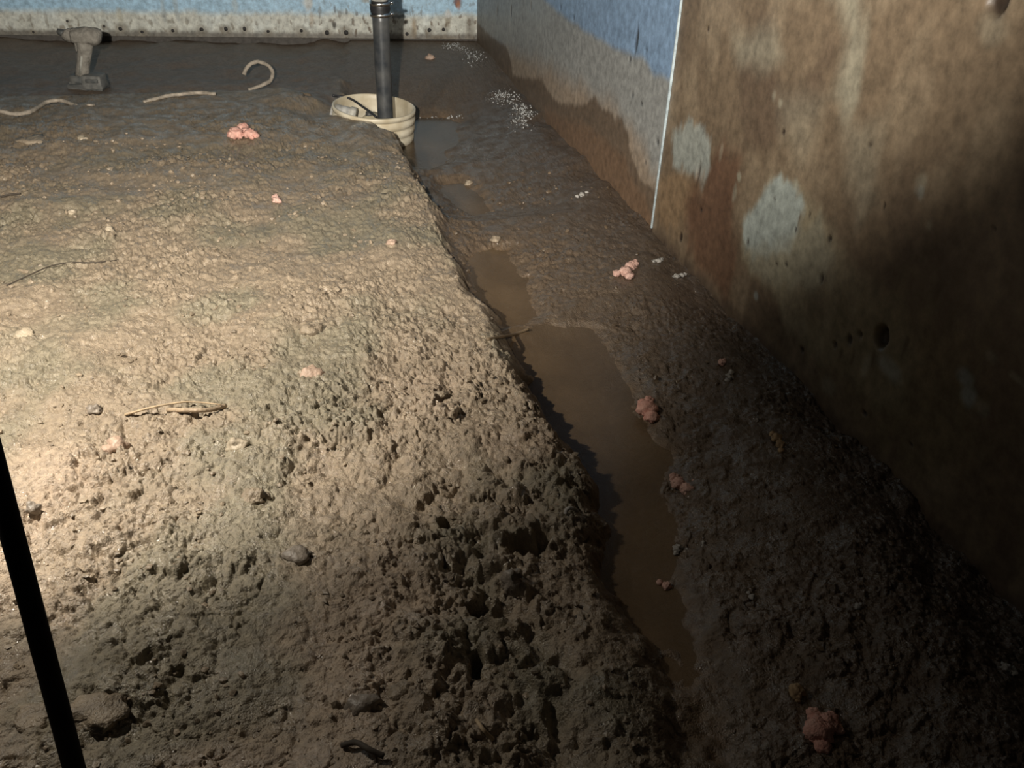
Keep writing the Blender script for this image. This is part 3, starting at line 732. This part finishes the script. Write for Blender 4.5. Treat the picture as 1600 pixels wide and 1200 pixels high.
# ------------------------------------------------------------------ insulation tufts
def tuft(name, lobes, m, label, cat='insulation', group='pink insulation tufts', z0=-.03, seed=1, lift=.5, amp=.38):
    """lobes: (px, py, radius px) in the photo; each lobe lies on the mud"""
    c = ground(lobes[0][0], lobes[0][1], z0); k_ = scale_at(c)
    bm = bmesh.new(); rr_ = random.Random(seed)
    full = list(lobes)
    for a, b, r in lobes:
        if r > 3.6:
            for _ in range(5):
                an = rr_.random()*6.28; full.append((a+math.cos(an)*r*.75, b+math.sin(an)*r*.6, r*(.28+.25*rr_.random())))
    for i, (a, b, r) in enumerate(full):
        q = gp(a, b, c[2]+r*k_*lift); rr = r*k_
        tmp = bmesh.new(); bmesh.ops.create_icosphere(tmp, subdivisions=3 if r > 5 else 2, radius=rr)
        noise_push(tmp, rr*amp, 1.5/rr, seed+i*3); noise_push(tmp, rr*amp*.45, 5/rr, seed+i*5)
        for v in tmp.verts: v.co.z *= .75; v.co += Vector((q[0]-c[0], q[1]-c[1], rr*lift))
        me = bpy.data.meshes.new('tmp'); tmp.to_mesh(me); tmp.free(); bm.from_mesh(me); bpy.data.meshes.remove(me)
    o = from_bm(name, bm, m); o.location = Vector([float(v) for v in c])
    return tag(o, label, cat, group)
pink = mat('pink_insulation', (.74, .45, .37), .95, spec=.1, vary=.15, scale=70, bump=.8, bscale=350, col2=(.60, .31, .25))
pink2 = mat('dull_pink_insulation', (.66, .44, .37), .95, spec=.1, vary=.15, scale=80, bump=.8, bscale=350, col2=(.54, .33, .27))
tanw = mat('tan_insulation', (.38, .27, .16), .95, spec=.1, vary=.2, scale=80, bump=.7)
white = mat('whitish_scrap', (.36, .34, .31), .8, vary=.2, scale=90, bump=.5)
tuft('insulation_tuft', [(369, 208, 11), (380, 199, 9), (392, 209, 10), (362, 210, 7), (399, 212, 6), (385, 206, 8)], pink, 'pink insulation tuft on the mound left of the sump liner', seed=1)
tuft('insulation_tuft', [(978, 424, 10), (990, 412, 8), (964, 427, 6), (983, 431, 7), (985, 416, 8)], pink2, 'pale pink insulation tuft shaped like a bent twist near the wall foot', seed=4)
tuft('insulation_tuft', [(1012, 638, 15), (1018, 650, 11), (1005, 630, 9), (1025, 652, 7), (1014, 627, 9)], pink, 'roundish pink insulation tuft on the right bank of the long puddle', seed=7)
tuft('insulation_tuft', [(1060, 755, 11), (1073, 763, 11), (1086, 755, 8), (1054, 746, 8), (1094, 753, 5), (1080, 766, 6)], pink2, 'pink insulation tuft bent like a bracket, below the roundish one', seed=10)
tuft('insulation_tuft', [(1128, 566, 6), (1131, 563, 4)], pink2, 'tiny pink insulation crumb near the stained wall foot', seed=13)
tuft('insulation_tuft', [(1280, 1140, 22), (1295, 1128, 16), (1272, 1118, 12), (1310, 1140, 9), (1285, 1165, 13), (1265, 1112, 6)], pink, 'largest insulation tuft, dim in the bottom right corner', seed=16)
tuft('insulation_tuft', [(1214, 684, 8), (1219, 694, 7), (1207, 678, 5), (1220, 704, 5)], tanw, 'small tan insulation scrap between puddle and stained wall', group='tan insulation scraps', seed=19)
tuft('insulation_tuft', [(1244, 1080, 12), (1246, 1094, 5)], tanw, 'round tan insulation scrap just above the largest tuft', group='tan insulation scraps', seed=22)
tuft('insulation_tuft', [(432, 312, 6), (430, 307, 5), (436, 314, 4)], pink2, 'small pinkish tuft alone in the middle of the mound', seed=25)
tuft('insulation_tuft', [(1042, 915, 7), (1030, 910, 5)], pink2, 'small dull pink scrap at the right edge of the long puddle', seed=27)
# pale scraps
tuft('plastic_scrap', [(1028, 407, 4.5), (1021, 409, 4), (1034, 405, 3.5)], white, 'whitish scrap right of the bent pink tuft', 'scrap', 'whitish scraps', amp=.8, lift=.25, seed=31)
tuft('plastic_scrap', [(1058, 432, 5), (1066, 429, 4), (1050, 434, 3.5), (1071, 428, 3)], white, 'ragged whitish scrap against the stained wall foot', 'scrap', 'whitish scraps', amp=.8, lift=.25, seed=33)
tuft('plastic_scrap', [(1140, 588, 6), (1136, 595, 5), (1143, 581, 4)], white, 'pale upright sliver by the tiny pink crumb', 'scrap', 'whitish scraps', amp=.8, lift=.25, seed=35)
tuft('plastic_scrap', [(1060, 857, 7), (1074, 862, 5), (1056, 864, 4)], white, 'pale scrap pair on the bank below the bracket shaped tuft', 'scrap', 'whitish scraps', amp=.8, lift=.25, seed=37)
tuft('plastic_scrap', [(1099, 848, 3.5), (1098, 840, 3), (1098, 855, 3)], white, 'thin pale sliver right of the pale scrap pair', 'scrap', 'whitish scraps', amp=.8, lift=.25, seed=39)
tuft('plastic_scrap', [(1572, 1045, 9), (1582, 1048, 7)], white, 'greyish scrap at the far right bottom by the dark wall foot', 'scrap', 'whitish scraps', amp=.8, lift=.25, seed=41)
tuft('plastic_scrap', [(1340, 947, 5), (1345, 944, 3)], white, 'small pale fleck in the dark mud left of the wall foot', 'scrap', 'whitish scraps', amp=.8, lift=.25, seed=43)
tuft('plastic_scrap', [(909, 304, 4), (902, 307, 3), (917, 301, 3)], white, 'small whitish fleck below the blue sheet', 'scrap', 'whitish scraps', amp=.8, lift=.25, seed=45)
tuft('plastic_scrap', [(1175, 932, 5), (1170, 926, 3)], white, 'small pale speck right of the long puddle, low in the frame', 'scrap', 'whitish scraps', amp=.8, lift=.25, seed=47)
tube_thing('plastic_curl', [gz(884, 803, .002), gz(885, 797, .008), gz(890, 794, .012), gz(897, 795, .012), gz(901, 798, .008)], .0028, white,
           'little white plastic curl at the mound edge by the long puddle', 'scrap')

# ------------------------------------------------------------------ pale beads shaped for bubbles and wet glints on the corner soil
foam_glint_m = mat('grey_foam_glint', (.34, .34, .33), .15, spec=.6, vary=.2)
def foam_glints(pts, label, n, seed, rmin=.0012, rmax=.0042):
    r = random.Random(seed); c = ground(*pts[0][:2], -.03)
    bm = bmesh.new()
    pix = []
    for i in range(n):
        a, b, sx, sy = r.choice(pts); pix.append((a+r.gauss(0, sx), b+r.gauss(0, sy)))
    pix = np.array(pix)
    for p in ground_many(pix[:, 0], pix[:, 1], -.03):
        if p[0] > WALL_K*p[1]+WALL_C-.012 or p[1] > wall_y(p[0])-.012: continue
        rad = rmin+(rmax-rmin)*r.random()**2
        bmesh.ops.create_icosphere(bm, subdivisions=1, radius=rad, matrix=Matrix.Translation(Vector((p[0]-c[0], p[1]-c[1], p[2]-c[2]+rad*.4))))
    o = from_bm('foam_glints', bm, foam_glint_m); o.location = Vector([float(v) for v in c]); return tag(o, label, 'foam_glints', None, 'stuff')
foam_glints([(783, 147, 8, 3), (800, 152, 10, 4), (812, 168, 8, 4), (822, 176, 7, 5), (780, 155, 12, 5), (812, 190, 10, 6)], 'patch of whitish beads for bubbles and wet glints at the foot of the blue sheet', 420, 3)
foam_glints([(715, 75, 12, 4), (735, 85, 10, 6), (703, 72, 9, 3), (742, 92, 7, 5)], 'whitish bead specks for bubbles and wet glints in the far corner of the walls', 240, 5)
foam_glints([(700, 184, 12, 1.5), (710, 182, 8, 2), (675, 183, 14, 1.5)], 'thin whitish bead line along the top of the dark puddle', 40, 9, .0015, .004)

# ------------------------------------------------------------------ stones lying in the mud
def stone(px, py, wpx, hpx, m, label, group='stones in the mud', z0=0.0, seed=1, lift=.25, name='stone'):
    c = ground(px, py+hpx*.4, z0); k_ = scale_at(c)
    bm = bmesh.new(); bmesh.ops.create_icosphere(bm, subdivisions=3, radius=1)
    noise_push(bm, .55, 1.2, seed); noise_push(bm, .22, 3.2, seed+3); noise_push(bm, .06, 9, seed+5)
    a = wpx*k_*.55; b = a*.8; h_ = max(hpx*k_*.6, .25*a) if wpx < 50 else hpx*k_*.42
    for v in bm.verts: v.co = Vector((v.co.x*a, v.co.y*b, v.co.z*h_+h_*lift))
    o = from_bm(name, bm, m); o.location = Vector([float(v) for v in c]); o.rotation_euler = (0, 0, 0)
    return tag(o, label, 'stone', group)
st_tan = mat('pale_stone', (.36, .30, .22), .5, vary=.15, scale=70, bump=.5)
st_pk = mat('pinkish_stone', (.40, .285, .215), .5, vary=.15, scale=70, bump=.5)
st_gr = mat('grey_stone', (.225, .19, .155), .45, vary=.2, scale=70, bump=.5)
st_md = mat('muddy_stone', (.265, .212, .152), .4, vary=.25, scale=40, bump=1.0)
for i, (a, b, ww, hh, m_, lab) in enumerate((
    (38, 514, 32, 26, st_tan, 'pale rounded stone near the left edge, half way up'),
    (488, 575, 30, 24, st_pk, 'pinkish stone in the bright upper mound'),
    (483, 506, 34, 22, st_md, 'mud coated stone just above the pinkish stone'),
    (128, 213, 15, 9, st_tan, 'small pale stone below the wavy cable'),
    (48, 207, 52, 30, st_md, 'low muddy stone at the far left of the mound'),
    (612, 376, 15, 9, st_pk, 'small pink stone near the mound edge'),
    (113, 328, 12, 8, st_tan, 'small pale pebble on the left of the mound, far side'),
    (172, 357, 11, 10, st_tan, 'small round pebble right of the far pale pebble'),
    (183, 690, 34, 24, st_pk, 'pink knobbly stone in the brightest mud on the left'),
    (52, 788, 20, 18, st_gr, 'dark grey stone beside the black pole in bright mud'),
    (465, 858, 44, 22, st_gr, 'dark purplish grey stone at the edge of the bright patch'),
    (152, 1098, 80, 34, st_md, 'broad flat muddy stone right of the black pole near the bottom'),
    (55, 1108, 60, 22, st_md, 'flat muddy slab left of the black pole near the bottom'),
    (570, 1085, 46, 38, st_gr, 'grey stone in the dim mud at bottom centre'),
    (370, 690, 30, 18, st_tan, 'wet shining stone in the middle of the bright patch'),
    (150, 635, 20, 14, st_gr, 'small bluish grey stone left of the twig'),
    (808, 965, 22, 26, st_md, 'upright muddy stone between the black hollows'),
    (800, 892, 34, 40, st_gr, 'purplish stone under the large black hollow'),
    (690, 615, 24, 16, st_md, 'muddy stone on the slope above the puddle'),
    (630, 1070, 40, 30, st_md, 'rounded muddy stone right of the grey bottom stone'),
    (400, 765, 36, 22, st_md, 'muddy stone below the shining wet stone'),
    (1020, 830, 20, 10, st_md, 'low muddy stone showing above the long puddle water'),
    (832, 605, 30, 10, st_pk, 'flat reddish stone just under the upper end of the long puddle'),
    (775, 372, 16, 8, st_md, 'tan flat stone at the head of the greyish puddle'),
    (733, 284, 12, 7, st_md, 'small tan stone by the small bluish pool'),
    (672, 88, 12, 10, st_pk, 'small pinkish stone against the back wall right of the pipe'),
    )):
    stone(a, b, ww, hh, m_, lab, seed=i*2+1, z0=(-.09 if a > 730 and b < 850 and a > 760 else 0), lift=(-.55 if ww > 55 else -.25) if hh > 20 else .05)

# ------------------------------------------------------------------ twigs and roots
twig_m = mat('pale_twig', (.40, .30, .19), .7, vary=.2, scale=80)
bark_m = mat('muddy_bark', (.33, .25, .17), .45, vary=.3, scale=60, bump=.6)
root_m = mat('dark_root', (.045, .034, .024), .8)
tube_thing('twig', [gz(195, 648, .004), gz(240, 636, .010), gz(280, 629, .012), gz(305, 628, .012), gz(345, 632, .010)], .0022, twig_m, 'thin pale twig lying across the bright mud', 'twig', taper=True)
tube_thing('twig', [gz(262, 640, .006), gz(300, 641, .012), gz(330, 640, .012), gz(352, 634, .004)], .0038, bark_m, 'thick pale bark sliver beside the thin twig', 'twig')
tube_thing('root', [gz(10, 446, .003), gz(45, 430, .004), gz(78, 416, .004), gz(110, 410, .004), gz(150, 410, .003), gz(185, 406, .000)], .0013, root_m, 'hair thin dark root across the left of the mound', 'root', 'thin dark roots')
tube_thing('root', [gz(0, 308, .003), gz(15, 304, .004), gz(32, 302, .002)], .0024, root_m, 'short dark root at the left edge, high on the mound', 'root', 'thin dark roots')
tube_thing('root', [gz(534, 1165, .004), gz(556, 1160, .012), gz(575, 1170, .012), gz(600, 1182, .006)], .0030, root_m, 'dark bent root in the bottom centre mud', 'root', 'thin dark roots')
tube_thing('twig', [gz(762, 530, .004), gz(785, 526, .010), gz(806, 522, .010), (gz(826, 514, .006))], .0032, mat('wet_twig', (.16, .115, .07), .35), 'wet dark twig across the small dam between puddles', 'twig')
tube_thing('twig', [gz(745, 1125, .004), gz(755, 1140, .012), gz(770, 1155, .006)], .0022, twig_m, 'short greenish twig in the dark bottom mud', 'twig')

# ------------------------------------------------------------------ loose crumbs of mud
crumb_m = mat('mud_crumbs', (.235, .185, .130), .45, vary=.3, scale=50, bump=.5)
crumb_w = mat('wet_mud_crumbs', (.115, .082, .052), .35, vary=.3, scale=50, bump=.5)
ico = bmesh.new(); bmesh.ops.create_icosphere(ico, subdivisions=1, radius=1)
iv = np.array([v.co[:] for v in ico.verts]); ico.verts.index_update(); it = np.array([[v.index for v in f.verts] for f in ico.faces]); ico.free()
def crumbs(name, n, in_trench, m, label):
    yy = .35+(2.5-.35)*rng.random(n*3)**1.6
    xx = -(.35+.80*yy)+(1.35+1.0*yy)*rng.random(n*3)
    z_, fl = height(xx, yy, True, True)
    ok = ((fl['inT'] > .6) if in_trench else (fl['inT'] < .75)) & (fl['wet'] < .2) & (xx < WALL_K*yy+WALL_C-.02) & (np.hypot(xx-BUCKET[0], yy-BUCKET[1]) > .18)
    ok &= fbm(xx*5, yy*5, 333, 2) > -.15
    xx, yy, z_ = xx[ok][:n], yy[ok][:n], z_[ok][:n]; n = len(xx)
    rad = (.0013+.0055*rng.random(n)**4)*np.clip(.6+.35*yy, .7, 1.3)
    V = iv[None]*(1+.35*(rng.random((n, len(iv), 1))-.5)*2)*(rad[:, None, None]*np.stack([np.ones(n), .65+.35*rng.random(n), .45+.35*rng.random(n)], -1)[:, None, :])
    a = rng.random(n)*6.283; ca, sa = np.cos(a)[:, None], np.sin(a)[:, None]
    V = np.stack([V[..., 0]*ca-V[..., 1]*sa, V[..., 0]*sa+V[..., 1]*ca, V[..., 2]], -1)
    V += np.stack([xx, yy, z_+rad*.15], -1)[:, None, :]
    Fc = (it[None]+(np.arange(n)*len(iv))[:, None, None]).reshape(-1, 3)
    me = bpy.data.meshes.new(name); me.from_pydata(V.reshape(-1, 3), [], Fc.tolist()); me.materials.append(m)
    o = link(bpy.data.objects.new(name, me), floor); tag(o, label, kind='stuff'); return o
crumbs('mud_crumbs', 4200, False, crumb_m, 'loose crumbs of mud scattered over the mound')
crumbs('trench_crumbs', 2000, True, crumb_w, 'dark wet crumbs on the trench banks')
